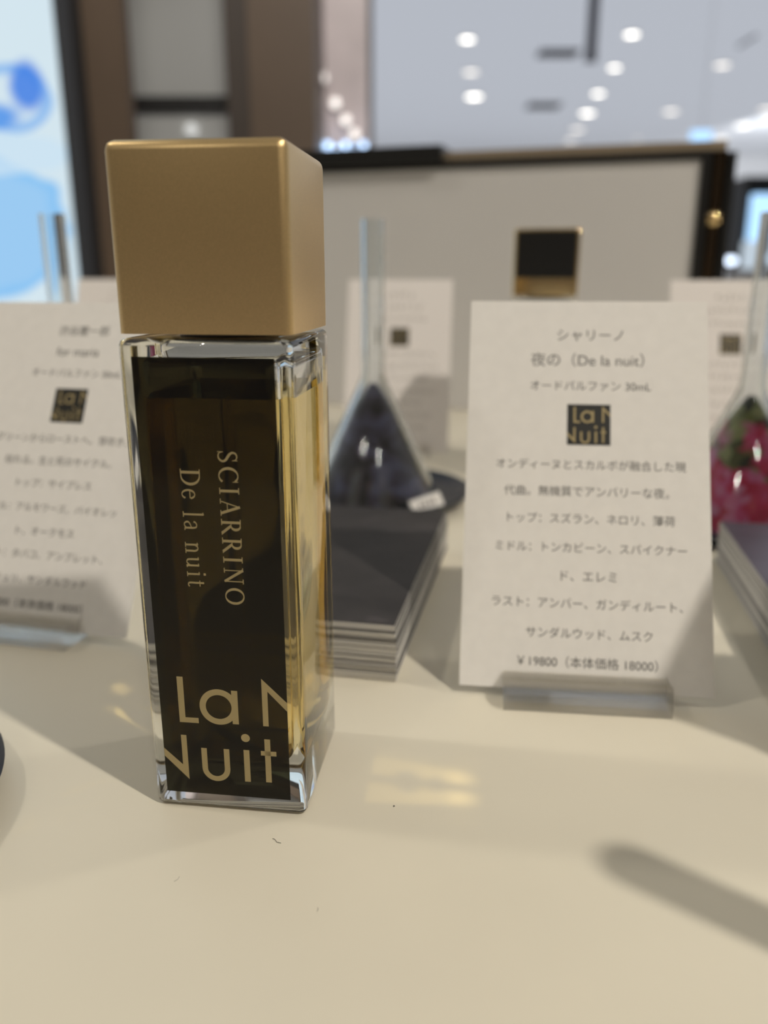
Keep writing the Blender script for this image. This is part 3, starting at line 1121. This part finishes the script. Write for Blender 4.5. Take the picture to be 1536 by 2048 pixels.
sh0 = at_y(1530, 500, 3.6)
sh = empty('shop_shelf', (sh0.x, 3.6, FLOOR_Z), 0, 'dark shop shelf with pale blue lit screens seen past the panel edge', 'shop shelf')
block_at('shelf_body', 1462, 352, 1700, 640, 3.60, 0.4, M['black'], sh, True)
block_at('lit_screen', 1500, 388, 1640, 482, 3.56, 0.04, M['blue_lit'], sh)
block_at('lower_screen', 1486, 482, 1640, 548, 3.56, 0.04, M['pale_lit'], sh)
block_at('shelf_board', 1450, 538, 1640, 572, 3.50, 0.10, M['lamp_ring'], sh)
p = at_y(1462, 521, 3.40)
lp = empty('shelf_lamp', p, 0, 'small bluish lamp glowing at the corner of the dark shop shelf', 'lamp')
bm = lathe([(0, -0.016), (0.014, -0.011), (0.022, 0.0), (0.016, 0.010), (0.0, 0.013)], 24)
link('bulb', bm, emit('cold_bulb', (0.72, 0.83, 1.0), 3.5), lp, 60)
bm = bmesh.new()
box(bm, -0.004, 0.004, -0.004, 0.004, FLOOR_Z - p.z, -0.015)
link('lamp_post', bm, M['black'], lp)
p = at_y(1404, 271, 4.0)
sc = empty('hanging_screen', (p.x, p.y, p.z), 0, 'small glowing blue screen hanging beyond the panel corner', 'screen')
bm = bmesh.new()
box(bm, -0.045, 0.045, 0, 0.02, -0.022, 0.022)
link('screen_face', bm, M['blue_lit'], sc)
bm = bmesh.new()
box(bm, -0.0012, 0.0012, 0.009, 0.011, 0.022, CEIL_Z - p.z)
link('hanger', bm, M['lamp_ring'], sc)
p0 = at_y(690, 312, 3.0)
sg = empty('lit_sign', (p0.x, 3.0, FLOOR_Z), 0, 'low blue glinting light strip just above the panel frame below the pale column', 'lit sign')
M['blue_glint'] = emit('blue_glint', (0.50, 0.70, 1.0), 3.5)
for k in range(5):
    p = at_y(655 + 18 * k, 291 + (k % 2) * 9, 1.95)
    bm = bmesh.new()
    box(bm, p.x - 0.006 - sg.location.x, p.x + 0.006 - sg.location.x, 1.95 - 3.0, 1.96 - 3.0, p.z - 0.007 - FLOOR_Z, p.z + 0.007 - FLOOR_Z)
    link('blue_light', bm, M['blue_glint'], sg)
bm = bmesh.new()
a, b = at_y(640, 330, 1.96), at_y(745, 292, 1.96)
box(bm, a.x - sg.location.x, b.x - sg.location.x, 1.962 - 3.0, 1.995 - 3.0, 0, b.z - FLOOR_Z)
link('sign_stand', bm, M['bezel'], sg)


# refracted light: the clear things throw it, the counter and cards catch it
for o in S.objects:
    if o.type == 'MESH':
        n = o.name.split('.')[0]
        if n in ('glass_body', 'liquid', 'card_stand'):
            o.cycles.is_caustics_caster = True
        if n in ('counter_top', 'card_sheet'):
            o.cycles.is_caustics_receiver = True


# ================================================================== LINT AND SPECKS ON THE COUNTER
def fibre(pts, label, group=None, r=0.00004):
    bm = bmesh.new()
    P = [at_z(u, v, 0.00012) for u, v in pts]
    n = 6
    rings = []
    for i, p in enumerate(P):
        d = (P[min(i + 1, len(P) - 1)] - P[max(0, i - 1)]).normalized()
        sd = d.cross(Vector((0, 0, 1))).normalized()
        up = sd.cross(d)
        rings.append([bm.verts.new(p + (sd * math.cos(2 * PI * k / n) + up * math.sin(2 * PI * k / n)) * r) for k in range(n)])
    for a, b in zip(rings, rings[1:]):
        for k in range(n):
            bm.faces.new((a[k], a[(k + 1) % n], b[(k + 1) % n], b[k]))
    bm.faces.new(rings[0])
    bm.faces.new(list(reversed(rings[-1])))
    return tag(link('lint_fibre', bm, M['fibre'], None, 60), label, 'lint', group)


fibre([(545, 1677), (549, 1678), (552, 1681), (553, 1684), (558, 1685), (562, 1686)], 'tiny curled dark fibre lying in front of the big bottle')
fibre([(348, 1763), (355, 1759), (359, 1753)], 'tiny pale bent fibre on the open counter below the streaks of light', r=0.000025)
fibre([(634, 1823), (636, 1818), (635, 1815)], 'tiny short fibre on the bare counter farthest from the bottle', r=0.000025)
bm = bmesh.new()
bmesh.ops.create_icosphere(bm, subdivisions=2, radius=0.00016, matrix=Matrix.Translation(at_z(788, 1612, 0.00014)))
tag(link('dark_speck', bm, M['fibre'], None, 60), 'black speck lying in the amber light beside the bottle', 'speck')
